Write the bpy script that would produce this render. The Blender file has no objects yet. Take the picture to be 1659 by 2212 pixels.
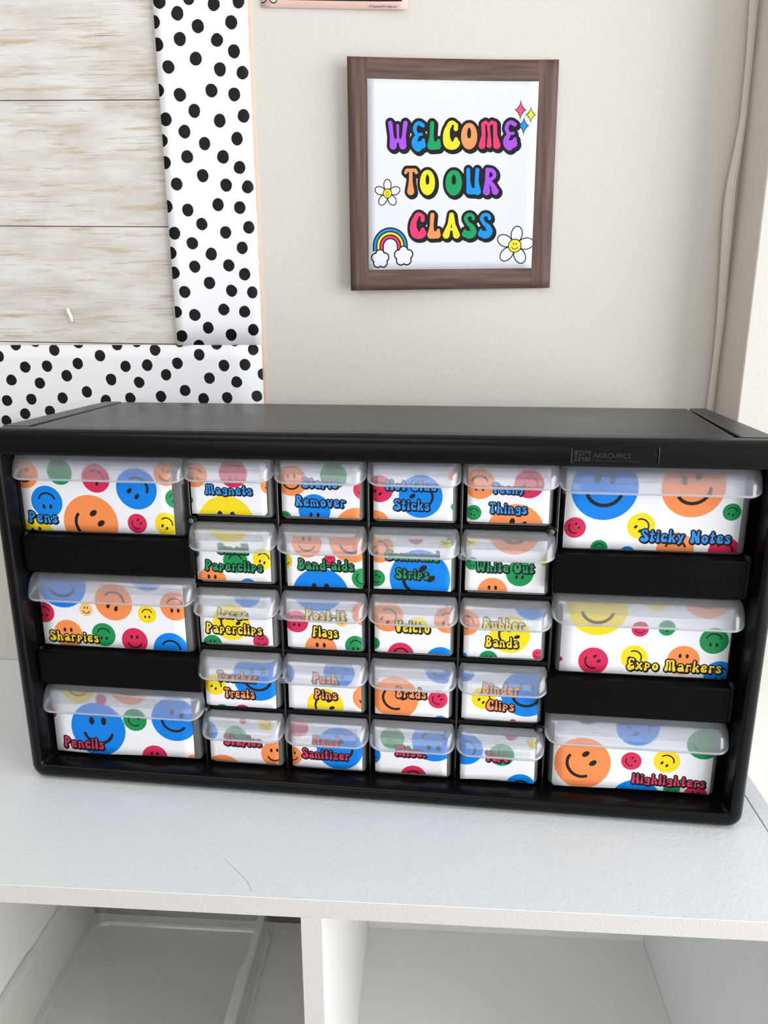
import bpy, bmesh, math, random
import numpy as np
from mathutils import Matrix, Vector

# ---------------------------------------------------------------- camera, light, exposure
MM = .001
sc = bpy.context.scene
cam_d = bpy.data.cameras.new('camera'); cam = bpy.data.objects.new('camera', cam_d); sc.collection.objects.link(cam); sc.camera = cam
cam_d.sensor_fit = 'VERTICAL'; cam_d.sensor_height = 36; cam_d.lens = 26.04; cam_d.clip_start = .01
R_ = ((.997764, .066786, -.002433), (.014789, -.256161, -.966521), (-.065173, .964324, -.256576))   # right, down, forward
cam.matrix_world = Matrix(((R_[0][0], -R_[1][0], -R_[2][0], .296774), (R_[0][1], -R_[1][1], -R_[2][1], -.465066), (R_[0][2], -R_[1][2], -R_[2][2], .333906), (0, 0, 0, 1)))
world = bpy.data.worlds.new('daylight'); sc.world = world; world.use_nodes = True
wb = world.node_tree.nodes['Background']; wb.inputs[0].default_value = (.86, .93, 1, 1); wb.inputs[1].default_value = 1.3
def area(name, loc, rot, sx, sy, power, col):
    l = bpy.data.lights.new(name, 'AREA'); l.shape = 'RECTANGLE'; l.size = sx; l.size_y = sy; l.energy = power; l.color = col
    o = bpy.data.objects.new(name, l); sc.collection.objects.link(o); o.location = loc; o.rotation_euler = rot
    return o
area('daylight_through_side_window', (2.0, -.85, .36), (math.radians(88), 0, math.radians(61.5)), 1.6, 1.35, 46, (.985, .99, 1))
area('front_fill_light', (-.1, -2.75, .75), (math.radians(90), 0, 0), 2.0, 1.2, 9, (1, .985, .965))  # added fill from the camera side, set at the unseen front opening
area('ceiling_fill_light', (-.2, -.55, 1.66), (0, 0, 0), 1.1, .6, 5.5, (1, .98, .93))  # added overhead fill that brightens the shelf top
sc.view_settings.view_transform = 'Standard'; sc.view_settings.look = 'None'; sc.view_settings.gamma = 1; sc.view_settings.use_curve_mapping = False
sc.view_settings.exposure = -.22
sc.cycles.max_bounces = 10; sc.cycles.transparent_max_bounces = 24; sc.cycles.transmission_bounces = 8
sc.cycles.caustics_refractive = True; sc.cycles.blur_glossy = .5

# ---------------------------------------------------------------- helpers
def lin(c): return tuple((v / 255 / 12.92) if v / 255 <= .04045 else ((v / 255 + .055) / 1.055) ** 2.4 for v in c)
def new_mat(name):
    m = bpy.data.materials.new(name); m.use_nodes = True; nt = m.node_tree
    return m, nt, nt.nodes['Principled BSDF']
def nn(nt, t, **kw):
    n = nt.nodes.new(t)
    for k, v in kw.items(): setattr(n, k, v)
    return n
def plain(name, col, rough=.5, bump=0, scale=400, spec=.5, coat=0, stretch=None, detail=3, dist=.0005):
    m, nt, b = new_mat(name)
    b.inputs['Base Color'].default_value = (*lin(col), 1); b.inputs['Roughness'].default_value = rough
    b.inputs['Specular IOR Level'].default_value = spec; b.inputs['Coat Weight'].default_value = coat
    if bump:
        tc = nn(nt, 'ShaderNodeTexCoord'); n = nn(nt, 'ShaderNodeTexNoise'); n.inputs['Scale'].default_value = scale; n.inputs['Detail'].default_value = detail
        src = tc.outputs['Object']
        if stretch:
            mp = nn(nt, 'ShaderNodeMapping'); mp.inputs['Scale'].default_value = stretch; nt.links.new(src, mp.inputs[0]); src = mp.outputs[0]
        nt.links.new(src, n.inputs['Vector'])
        bp = nn(nt, 'ShaderNodeBump'); bp.inputs['Strength'].default_value = bump; bp.inputs['Distance'].default_value = dist
        nt.links.new(n.outputs['Fac'], bp.inputs['Height']); nt.links.new(bp.outputs[0], b.inputs['Normal'])
    return m
def black_plastic(name, rough, spec=.5, dust=.0, bump=.12, base=.010):
    m, nt, b = new_mat(name)
    tc = nn(nt, 'ShaderNodeTexCoord')
    v = nn(nt, 'ShaderNodeTexVoronoi'); v.inputs['Scale'].default_value = 95; nt.links.new(tc.outputs['Object'], v.inputs['Vector'])
    sz = nn(nt, 'ShaderNodeTexNoise'); sz.inputs['Scale'].default_value = 22; nt.links.new(tc.outputs['Object'], sz.inputs['Vector'])
    th = nn(nt, 'ShaderNodeMapRange'); th.inputs['From Min'].default_value = .55; th.inputs['From Max'].default_value = .75; th.inputs['To Min'].default_value = 0; th.inputs['To Max'].default_value = .05
    nt.links.new(sz.outputs['Fac'], th.inputs['Value'])
    lt = nn(nt, 'ShaderNodeMath', operation='LESS_THAN'); nt.links.new(v.outputs['Distance'], lt.inputs[0]); nt.links.new(th.outputs[0], lt.inputs[1])
    mu = nn(nt, 'ShaderNodeMath', operation='MULTIPLY'); nt.links.new(lt.outputs[0], mu.inputs[0]); mu.inputs[1].default_value = dust
    mx = nn(nt, 'ShaderNodeMix', data_type='RGBA'); nt.links.new(mu.outputs[0], mx.inputs['Factor'])
    mx.inputs[6].default_value = (base, base, base * 1.12, 1); mx.inputs[7].default_value = (.35, .34, .32, 1)
    nt.links.new(mx.outputs[2], b.inputs['Base Color'])
    rn = nn(nt, 'ShaderNodeTexNoise'); rn.inputs['Scale'].default_value = 14; rn.inputs['Detail'].default_value = 4; nt.links.new(tc.outputs['Object'], rn.inputs['Vector'])
    rr = nn(nt, 'ShaderNodeMapRange'); rr.inputs['To Min'].default_value = rough * .85; rr.inputs['To Max'].default_value = rough * 1.2; nt.links.new(rn.outputs['Fac'], rr.inputs['Value']); nt.links.new(rr.outputs[0], b.inputs['Roughness'])
    b.inputs['Specular IOR Level'].default_value = spec
    n = nn(nt, 'ShaderNodeTexNoise'); n.inputs['Scale'].default_value = 1500; nt.links.new(tc.outputs['Object'], n.inputs['Vector'])
    bp = nn(nt, 'ShaderNodeBump'); bp.inputs['Strength'].default_value = bump; bp.inputs['Distance'].default_value = .0002
    nt.links.new(n.outputs['Fac'], bp.inputs['Height']); nt.links.new(bp.outputs[0], b.inputs['Normal'])
    return m
def clear(name, through, tint, milk, milk_col, rough=.12, haze=.0, bump=0):
    """translucent plastic sheet: part of the light passes straight, part is scattered by the sheet, the rest is milky"""
    m, nt, b = new_mat(name); nt.nodes.remove(b); out = nt.nodes['Material Output']
    tr = nn(nt, 'ShaderNodeBsdfTransparent'); tr.inputs[0].default_value = (*tint, 1)
    rf = nn(nt, 'ShaderNodeBsdfRefraction'); rf.inputs['Roughness'].default_value = haze; rf.inputs['IOR'].default_value = 1.08; rf.inputs[0].default_value = (*tint, 1)
    di = nn(nt, 'ShaderNodeBsdfDiffuse'); di.inputs[0].default_value = (*milk_col, 1)
    tl = nn(nt, 'ShaderNodeBsdfTranslucent'); tl.inputs[0].default_value = (*milk_col, 1)
    a = nn(nt, 'ShaderNodeMixShader'); a.inputs[0].default_value = .45; nt.links.new(di.outputs[0], a.inputs[1]); nt.links.new(tl.outputs[0], a.inputs[2])
    s = nn(nt, 'ShaderNodeMixShader'); s.inputs[0].default_value = through; nt.links.new(rf.outputs[0], s.inputs[1]); nt.links.new(tr.outputs[0], s.inputs[2])
    c = nn(nt, 'ShaderNodeMixShader'); c.inputs[0].default_value = milk; nt.links.new(s.outputs[0], c.inputs[1]); nt.links.new(a.outputs[0], c.inputs[2])
    g = nn(nt, 'ShaderNodeBsdfGlossy'); g.inputs['Roughness'].default_value = rough; g.inputs[0].default_value = (1, 1, 1, 1)
    lw = nn(nt, 'ShaderNodeLayerWeight'); pw = nn(nt, 'ShaderNodeMath', operation='POWER'); nt.links.new(lw.outputs['Facing'], pw.inputs[0]); pw.inputs[1].default_value = 4
    fr = nn(nt, 'ShaderNodeMapRange'); nt.links.new(pw.outputs[0], fr.inputs['Value']); fr.inputs['To Min'].default_value = .05; fr.inputs['To Max'].default_value = .45
    d = nn(nt, 'ShaderNodeMixShader'); nt.links.new(fr.outputs[0], d.inputs[0]); nt.links.new(c.outputs[0], d.inputs[1]); nt.links.new(g.outputs[0], d.inputs[2])
    nt.links.new(d.outputs[0], out.inputs[0])
    return m
def print_mat(name, art, rough=.55):
    im = bpy.data.images.new(name, art.nx, art.ny); im.colorspace_settings.name = 'sRGB'
    px = np.ones((art.ny, art.nx, 4), np.float32); px[..., :3] = art.im; im.pixels.foreach_set(px.ravel()); im.update(); im.pack()
    m, nt, b = new_mat(name); t = nn(nt, 'ShaderNodeTexImage'); t.image = im; t.extension = 'REPEAT'
    uv = nn(nt, 'ShaderNodeUVMap'); nt.links.new(uv.outputs[0], t.inputs[0]); nt.links.new(t.outputs[0], b.inputs['Base Color'])
    b.inputs['Roughness'].default_value = rough; b.inputs['Specular IOR Level'].default_value = .25
    return m
def obj(name, bm, m, parent=None, bevel=0, seg=2, smooth=False, angle=35):
    me = bpy.data.meshes.new(name); bmesh.ops.scale(bm, vec=(MM, MM, MM), verts=bm.verts); bm.normal_update(); bm.to_mesh(me); bm.free()
    for x in (m if isinstance(m, (list, tuple)) else [m]): me.materials.append(x)
    o = bpy.data.objects.new(name, me); sc.collection.objects.link(o)
    if parent: o.parent = parent
    if smooth:
        for p in me.polygons: p.use_smooth = True
        if angle < 180: me.set_sharp_from_angle(angle=math.radians(angle))
    if bevel:
        b = o.modifiers.new('bevel', 'BEVEL'); b.width = bevel * MM; b.segments = seg; b.limit_method = 'ANGLE'; b.angle_limit = math.radians(40); b.harden_normals = False
        for p in me.polygons: p.use_smooth = True
        me.set_sharp_from_angle(angle=math.radians(50))
    return o
def box(bm, x0, x1, y0, y1, z0, z1):
    v = [bm.verts.new((x, y, z)) for z in (z0, z1) for y in (y0, y1) for x in (x0, x1)]
    for f in ((0, 2, 3, 1), (4, 5, 7, 6), (0, 1, 5, 4), (2, 6, 7, 3), (0, 4, 6, 2), (1, 3, 7, 5)): bm.faces.new([v[i] for i in f])
    return bm
def boxo(name, m, parent, *b, bevel=0, **k): return obj(name, box(bmesh.new(), *b), m, parent, bevel, **k)
def thing(name, label, cat, loc=(0, 0, 0), rz=0, group=None):
    o = bpy.data.objects.new(name, None); sc.collection.objects.link(o); o.location = [c * MM for c in loc]; o.rotation_euler = (0, 0, rz); o.empty_display_size = .02
    return tag(o, label, cat, group)
def tag(o, label, cat, group=None):
    o['label'] = label; o['category'] = cat
    if group: o['group'] = group
    return o
def struct(o): o['kind'] = 'structure'; return o
def loft(bm, loops, closed=True, cap=None):
    V = [[bm.verts.new(p) for p in l] for l in loops]; n = len(V[0])
    for a, b in zip(V[:-1], V[1:]):
        for i in range(n if closed else n - 1): bm.faces.new((a[i], a[(i + 1) % n], b[(i + 1) % n], b[i]))
    if cap in ('both', 'start'): bm.faces.new(V[0][::-1])
    if cap in ('both', 'end'): bm.faces.new(V[-1])
    return V
def rrect(x0, x1, z0, z1, r, n=6):
    """rounded rectangle, anticlockwise seen from the front (x right, z up)"""
    o = []
    for cx, cz, a0 in ((x1 - r, z0 + r, -90), (x1 - r, z1 - r, 0), (x0 + r, z1 - r, 90), (x0 + r, z0 + r, 180)):
        for i in range(n + 1):
            a = math.radians(a0 + 90 * i / n); o.append((cx + r * math.cos(a), cz + r * math.sin(a)))
    return o
def grid_uv(name, fn, nu, nv, m, parent=None, thick=0, uvs=(1, 1), smooth=True):
    """sheet: fn(u, v) -> x, y, z in mm; UV follows u, v"""
    bm = bmesh.new(); uvl = bm.loops.layers.uv.new('UVMap')
    V = [[bm.verts.new(fn(i / nu, j / nv)) for i in range(nu + 1)] for j in range(nv + 1)]
    for j in range(nv):
        for i in range(nu):
            f = bm.faces.new((V[j][i], V[j][i + 1], V[j + 1][i + 1], V[j + 1][i]))
            for l, (a, b) in zip(f.loops, ((i, j), (i + 1, j), (i + 1, j + 1), (i, j + 1))): l[uvl].uv = (a / nu * uvs[0], b / nv * uvs[1])
    o = obj(name, bm, m, parent, smooth=smooth, angle=180)
    if thick: s = o.modifiers.new('thickness', 'SOLIDIFY'); s.thickness = thick * MM; s.offset = -1
    return o
def words(name, s, size, m, parent, loc, extrude=.1, shear=0, spacing=1, weight=0, align='LEFT'):
    """flat or raised lettering facing -y, as a mesh"""
    c = bpy.data.curves.new(name, 'FONT'); c.body = s; c.size = size * MM; c.extrude = extrude * MM; c.shear = shear; c.space_character = spacing; c.offset = weight * MM; c.align_x = align; c.resolution_u = 3
    t = bpy.data.objects.new(name, c); me = bpy.data.meshes.new_from_object(t); bpy.data.objects.remove(t); bpy.data.curves.remove(c)
    me.transform(Matrix.Rotation(math.radians(90), 4, 'X')); me.materials.clear(); me.materials.append(m)
    o = bpy.data.objects.new(name, me); sc.collection.objects.link(o); o.parent = parent; o.location = [v * MM for v in loc]
    return o

# ---------------------------------------------------------------- lettering and card data
# ---- groovy stroke letters: every glyph is a list of tapered strokes [(x, y, radius), ...]; cap height 1
def arc(cx, cy, rx, ry, a0, a1, w0, w1, n=9):
    o = []
    for i in range(n):
        t = i / (n - 1); a = math.radians(a0 + (a1 - a0) * t)
        o.append((cx + rx * math.cos(a), cy + ry * math.sin(a), w0 + (w1 - w0) * t))
    return o
def stem(x, yt, yb=0.0, wt=.07, wb=.125, x2=None):
    x2 = x if x2 is None else x2
    return [(x, yt - wt, wt), (x + (x2 - x) * .45, yb + (yt - yb) * .5, wt * .95), (x2, yb + wb, wb)]
T_, M_ = .07, .06
GL = {
 'A': (.66, [[(.33, .90, .10), (.26, .55, .08), (.15, .14, .14)], [(.33, .90, .10), (.40, .55, .08), (.51, .14, .14)], [(.25, .36, .06), (.42, .36, .06)]]),
 'B': (.56, [stem(.16, 1.0, .0, .08, .15), arc(.22, .74, .17, .17, 95, -80, .08, .07), arc(.24, .31, .18, .20, 85, -110, .07, .13)]),
 'C': (.60, [[(.46, .72, .09), (.47, .84, .08)] + arc(.34, .74, .13, .19, 50, 150, .07, .09), arc(.36, .48, .22, .40, 120, 215, .09, .16), arc(.33, .24, .15, .10, 200, 350, .15, .14), [(.46, .22, .14), (.47, .36, .08)]]),
 'E': (.56, [arc(.32, .72, .15, .20, 60, 195, .07, .08), [(.38, .88, .08), (.45, .84, .08)], [(.18, .66, .08), (.24, .52, .07), (.40, .54, .06)], arc(.34, .28, .18, .20, 130, 250, .09, .15), [(.28, .15, .15), (.42, .18, .14), (.46, .34, .07)]]),
 'F': (.50, [[(.20, .88, .08), (.18, .5, .08), (.15, .14, .14)], [(.20, .90, .08), (.42, .86, .08)], [(.20, .52, .06), (.37, .52, .065)]]),
 'G': (.62, [[(.46, .76, .08), (.42, .86, .07)] + arc(.34, .74, .13, .18, 60, 150, .07, .08), arc(.36, .48, .22, .40, 120, 215, .09, .14), arc(.33, .24, .15, .10, 200, 350, .14, .12), [(.48, .20, .11), (.47, .42, .08), (.35, .44, .05)]]),
 'H': (.64, [stem(.17, 1.0, 0, .08, .14, .15), stem(.46, 1.0, 0, .08, .14, .49), [(.18, .48, .06), (.46, .50, .06)]]),
 'L': (.54, [[(.20, .90, .09), (.18, .5, .08), (.16, .16, .14)], [(.16, .15, .15), (.38, .15, .14), (.42, .32, .07)]]),
 'M': (.78, [[(.16, .86, .08), (.18, .5, .08), (.13, .14, .13)], [(.16, .88, .07), (.24, .93, .07), (.33, .86, .06), (.37, .5, .06), (.37, .14, .10)], [(.36, .84, .06), (.45, .93, .07), (.56, .88, .08), (.57, .5, .08), (.63, .14, .14)]]),
 'N': (.66, [[(.16, .88, .09), (.18, .5, .08), (.15, .14, .14)], [(.17, .88, .09), (.32, .55, .08), (.45, .16, .12)], [(.50, .90, .08), (.48, .5, .08), (.50, .15, .13)]]),
 'O': (.62, [arc(.31, .50, .17, .34, 90, -90, .08, .16, 12), arc(.31, .50, .17, .34, 90, 270, .08, .16, 12), [(.24, .24, .16), (.38, .24, .16)]]),
 'P': (.54, [stem(.17, 1.0, 0, .085, .14, .15), arc(.22, .70, .19, .21, 105, -105, .08, .085)]),
 'R': (.60, [stem(.17, 1.0, 0, .085, .14, .15), arc(.24, .74, .17, .17, 105, -95, .08, .07), [(.24, .50, .07), (.36, .34, .09), (.44, .14, .13)]]),
 'S': (.56, [[(.43, .76, .075)] + arc(.30, .76, .14, .15, 30, 180, .07, .08), [(.16, .74, .08), (.24, .58, .08), (.40, .44, .10)], arc(.30, .28, .15, .15, 50, -100, .11, .14), [(.30, .15, .14), (.15, .18, .13), (.14, .30, .07)]]),
 'T': (.58, [[(.10, .82, .07), (.14, .90, .07), (.44, .90, .07), (.49, .82, .07)], [(.29, .88, .075), (.28, .5, .08), (.28, .15, .145)]]),
 'U': (.62, [[(.16, .92, .08), (.17, .5, .08), (.21, .18, .12)], [(.20, .16, .12), (.36, .15, .12)], [(.46, .92, .08), (.44, .5, .08), (.48, .14, .13)]]),
 'V': (.60, [[(.15, .90, .09), (.20, .5, .09), (.29, .16, .14)], [(.46, .90, .09), (.40, .5, .09), (.31, .16, .14)]]),
 'W': (.78, [[(.13, .92, .09), (.17, .5, .08), (.21, .16, .14)], [(.22, .2, .12), (.38, .40, .05), (.38, .84, .06)], [(.38, .40, .05), (.52, .2, .12)], [(.64, .92, .09), (.58, .5, .08), (.54, .16, .14)]]),
 'a': (.50, [arc(.24, .48, .11, .14, 150, 20, .06, .06), [(.36, .54, .06), (.37, .35, .07), (.41, .12, .105)], arc(.23, .21, .10, .11, 20, 340, .09, .09, 12)]),
 'b': (.50, [stem(.14, 1.0, 0, .07, .12), arc(.27, .26, .12, .20, 100, -120, .065, .11, 12)]),
 'c': (.46, [[(.36, .52, .075)] + arc(.25, .50, .11, .11, 40, 160, .06, .065), arc(.26, .34, .14, .22, 130, 230, .07, .11), [(.20, .14, .11), (.33, .15, .11), (.37, .27, .055)]]),
 'd': (.52, [stem(.38, 1.0, 0, .07, .11), arc(.24, .28, .12, .20, 60, 330, .06, .10, 12)]),
 'e': (.48, [arc(.25, .50, .11, .11, -10, 180, .065, .065), [(.36, .47, .06), (.28, .37, .055), (.18, .36, .055)], arc(.26, .32, .14, .22, 140, 230, .07, .11), [(.20, .14, .11), (.34, .15, .11), (.39, .27, .055)]]),
 'g': (.50, [arc(.24, .45, .11, .14, 20, 380, .06, .06, 12), [(.38, .56, .06), (.38, .3, .07), (.36, .06, .09)], [(.36, .03, .10), (.20, .0, .09), (.12, .06, .06)]]),
 'h': (.54, [stem(.15, 1.0, 0, .07, .12, .14), [(.18, .46, .055), (.27, .55, .06), (.36, .48, .065), (.37, .3, .07), (.41, .12, .115)]]),
 'i': (.28, [[(.14, .80, .085), (.14, .83, .085)], stem(.14, .66, 0, .065, .12)]),
 'k': (.52, [stem(.15, 1.0, 0, .07, .12, .14), [(.38, .56, .075), (.28, .42, .06), (.20, .34, .055)], [(.24, .38, .055), (.34, .26, .07), (.40, .12, .11)]]),
 'l': (.28, [stem(.14, 1.0, 0, .075, .125)]),
 'm': (.76, [stem(.13, .66, 0, .06, .11), [(.15, .5, .05), (.24, .58, .06), (.32, .5, .06), (.34, .3, .06), (.36, .12, .10)], [(.34, .5, .05), (.44, .58, .06), (.54, .5, .065), (.56, .3, .07), (.60, .12, .115)]]),
 'n': (.54, [stem(.14, .66, 0, .06, .115), [(.16, .5, .05), (.27, .58, .06), (.36, .5, .065), (.37, .3, .07), (.41, .12, .115)]]),
 'o': (.50, [arc(.25, .34, .12, .22, 90, -90, .065, .11, 10), arc(.25, .34, .12, .22, 90, 270, .065, .11, 10)]),
 'p': (.50, [stem(.15, .68, -.04, .065, .12, .14), arc(.24, .42, .13, .15, 110, -110, .06, .065, 10)]),
 'r': (.44, [stem(.15, .66, 0, .06, .12), [(.17, .48, .05), (.25, .58, .06), (.35, .54, .075)]]),
 's': (.44, [[(.33, .52, .06)] + arc(.23, .52, .10, .09, 20, 180, .055, .06), [(.13, .50, .06), (.21, .40, .06), (.30, .30, .08)], arc(.22, .20, .11, .09, 40, -100, .08, .10), [(.22, .12, .10), (.12, .14, .09), (.11, .22, .055)]]),
 't': (.42, [[(.20, .86, .07), (.19, .5, .065), (.18, .13, .12)], [(.08, .62, .055), (.32, .63, .055)], [(.20, .12, .11), (.29, .15, .08), (.33, .24, .045)]]),
 'u': (.54, [[(.14, .60, .065), (.14, .35, .07), (.18, .14, .10)], [(.18, .12, .10), (.30, .14, .09)], [(.38, .60, .065), (.37, .35, .065), (.41, .12, .11)]]),
 'v': (.50, [[(.12, .60, .075), (.17, .35, .07), (.24, .13, .12)], [(.38, .60, .075), (.33, .35, .07), (.26, .13, .12)]]),
 'x': (.52, [[(.12, .60, .075), (.24, .38, .06), (.40, .12, .11)], [(.39, .60, .075), (.26, .36, .06), (.12, .12, .11)]]),
 'y': (.52, [[(.12, .60, .075), (.18, .42, .06), (.27, .36, .06)], [(.40, .60, .075), (.32, .40, .065), (.24, .12, .11), (.16, -.02, .09)]]),
 'z': (.50, [[(.12, .56, .065), (.36, .58, .06)], [(.36, .56, .055), (.24, .34, .055), (.14, .14, .08)], [(.14, .12, .10), (.36, .12, .10), (.40, .24, .05)]]),
 '-': (.34, [[(.07, .38, .05), (.27, .38, .05)]]),
 '.': (.26, [[(.13, .12, .11), (.14, .12, .11)]]),
 ' ': (.30, []),
}
def text_width(s): return sum(GL[c][0] for c in s)
class Art:
    """A flat print of W x H mm, rasterised at q px/mm with smooth edges; colours are sRGB values of the inks."""
    def __init__(self, W, H, q, bg=(245, 244, 248)):
        self.q = q; self.nx, self.ny = int(round(W * q)), int(round(H * q)); self.W, self.H = W, H
        self.im = np.empty((self.ny, self.nx, 3), np.float32); self.im[:] = np.array(bg) / 255
    def win(self, x0, y0, x1, y1):
        q = self.q
        i0, i1 = max(0, int(x0 * q) - 2), min(self.nx, int(x1 * q) + 3); j0, j1 = max(0, int(y0 * q) - 2), min(self.ny, int(y1 * q) + 3)
        if i0 >= i1 or j0 >= j1: return None
        X, Y = np.meshgrid((np.arange(i0, i1) + .5) / q, (np.arange(j0, j1) + .5) / q)
        return (slice(j0, j1), slice(i0, i1)), X, Y
    def fill(self, sl, d, col):
        a = np.clip(.5 - d * self.q, 0, 1)[..., None]
        self.im[sl] = self.im[sl] * (1 - a) + a * (np.array(col, np.float32) / 255)
    def circle(self, x, y, r, col):
        w = self.win(x - r, y - r, x + r, y + r)
        if w: self.fill(w[0], np.hypot(w[1] - x, w[2] - y) - r, col)
    def ellipse(self, x, y, a, b, ang, col, line=0, lcol=(30, 26, 28)):
        m = max(a, b) + line; w = self.win(x - m, y - m, x + m, y + m)
        if not w: return
        c, s = math.cos(ang), math.sin(ang); u = (w[1] - x) * c + (w[2] - y) * s; v = -(w[1] - x) * s + (w[2] - y) * c
        k = np.sqrt((u / a) ** 2 + (v / b) ** 2) + 1e-6; d = (k - 1) * k / np.sqrt((u / a ** 2) ** 2 + (v / b ** 2) ** 2 + 1e-9)
        if line: self.fill(w[0], d - line, lcol)
        self.fill(w[0], d, col)
    def dist(self, w, strokes):
        D = np.full(w[1].shape, 1e3, np.float32)
        for st in strokes:
            for (x0, y0, r0), (x1, y1, r1) in zip(st[:-1], st[1:]):
                dx, dy = x1 - x0, y1 - y0; L = dx * dx + dy * dy + 1e-9
                t = np.clip(((w[1] - x0) * dx + (w[2] - y0) * dy) / L, 0, 1)
                D = np.minimum(D, np.hypot(w[1] - x0 - t * dx, w[2] - y0 - t * dy) - (r0 + (r1 - r0) * t))
        return D
    def strokes(self, st, col, grow=0, off=(0, 0)):
        P = [p for s in st for p in s]; m = max(p[2] for p in P) + grow
        w = self.win(min(p[0] for p in P) - m + off[0], min(p[1] for p in P) - m + off[1], max(p[0] for p in P) + m + off[0], max(p[1] for p in P) + m + off[1])
        if not w: return
        w2 = (w[0], w[1] - off[0], w[2] - off[1])
        self.fill(w[0], self.dist(w2, st) - grow, col)
    def smiley(self, x, y, r, col, th, ink=(34, 30, 28)):
        self.circle(x, y, r, col)
        t = math.radians(th); ux, uy = math.cos(t), math.sin(t); rx, ry = uy, -ux          # up and right of the face
        for s in (-1, 1):
            self.ellipse(x + ux * .30 * r + rx * s * .22 * r, y + uy * .30 * r + ry * s * .22 * r, .15 * r, .095 * r, t, ink)
        m = [(x + rx * .52 * r * math.cos(a) + ux * (-.08 + .46 * math.sin(a)) * r, y + ry * .52 * r * math.cos(a) + uy * (-.08 + .46 * math.sin(a)) * r, .055 * r) for a in np.radians(np.linspace(195, 345, 13))]
        self.strokes([m], ink)
    def text(self, s, x0, y0, x1, y1, h, cols, line=.07, shadow=(.05, -.05), ink=(26, 24, 30)):
        """words from (x0, y0) to (x1, y1) along the base line, capitals h mm tall; cols: one colour or one per letter"""
        L = math.hypot(x1 - x0, y1 - y0); k = L / text_width(s); c, sn = (x1 - x0) / L, (y1 - y0) / L; a = 0; out = []
        ws = min(k, h * 1.12)
        for ch in s:
            st = []
            for g in GL[ch][1]:
                st.append([(x0 + (a + px) * k * c - py * h * sn, y0 + (a + px) * k * sn + py * h * c, pr * (k + h) / 2) for px, py, pr in g])
            a += GL[ch][0]
            if st: out.append(st)
        for st in out: self.strokes(st, ink, line * h)
        for st in out:
            for f in (.5, 1): self.strokes(st, ink, line * h, (shadow[0] * h * f, shadow[1] * h * f))
        for i, st in enumerate(out): self.strokes(st, cols[i % len(cols)] if isinstance(cols, list) else cols, -.012 * h)
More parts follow.
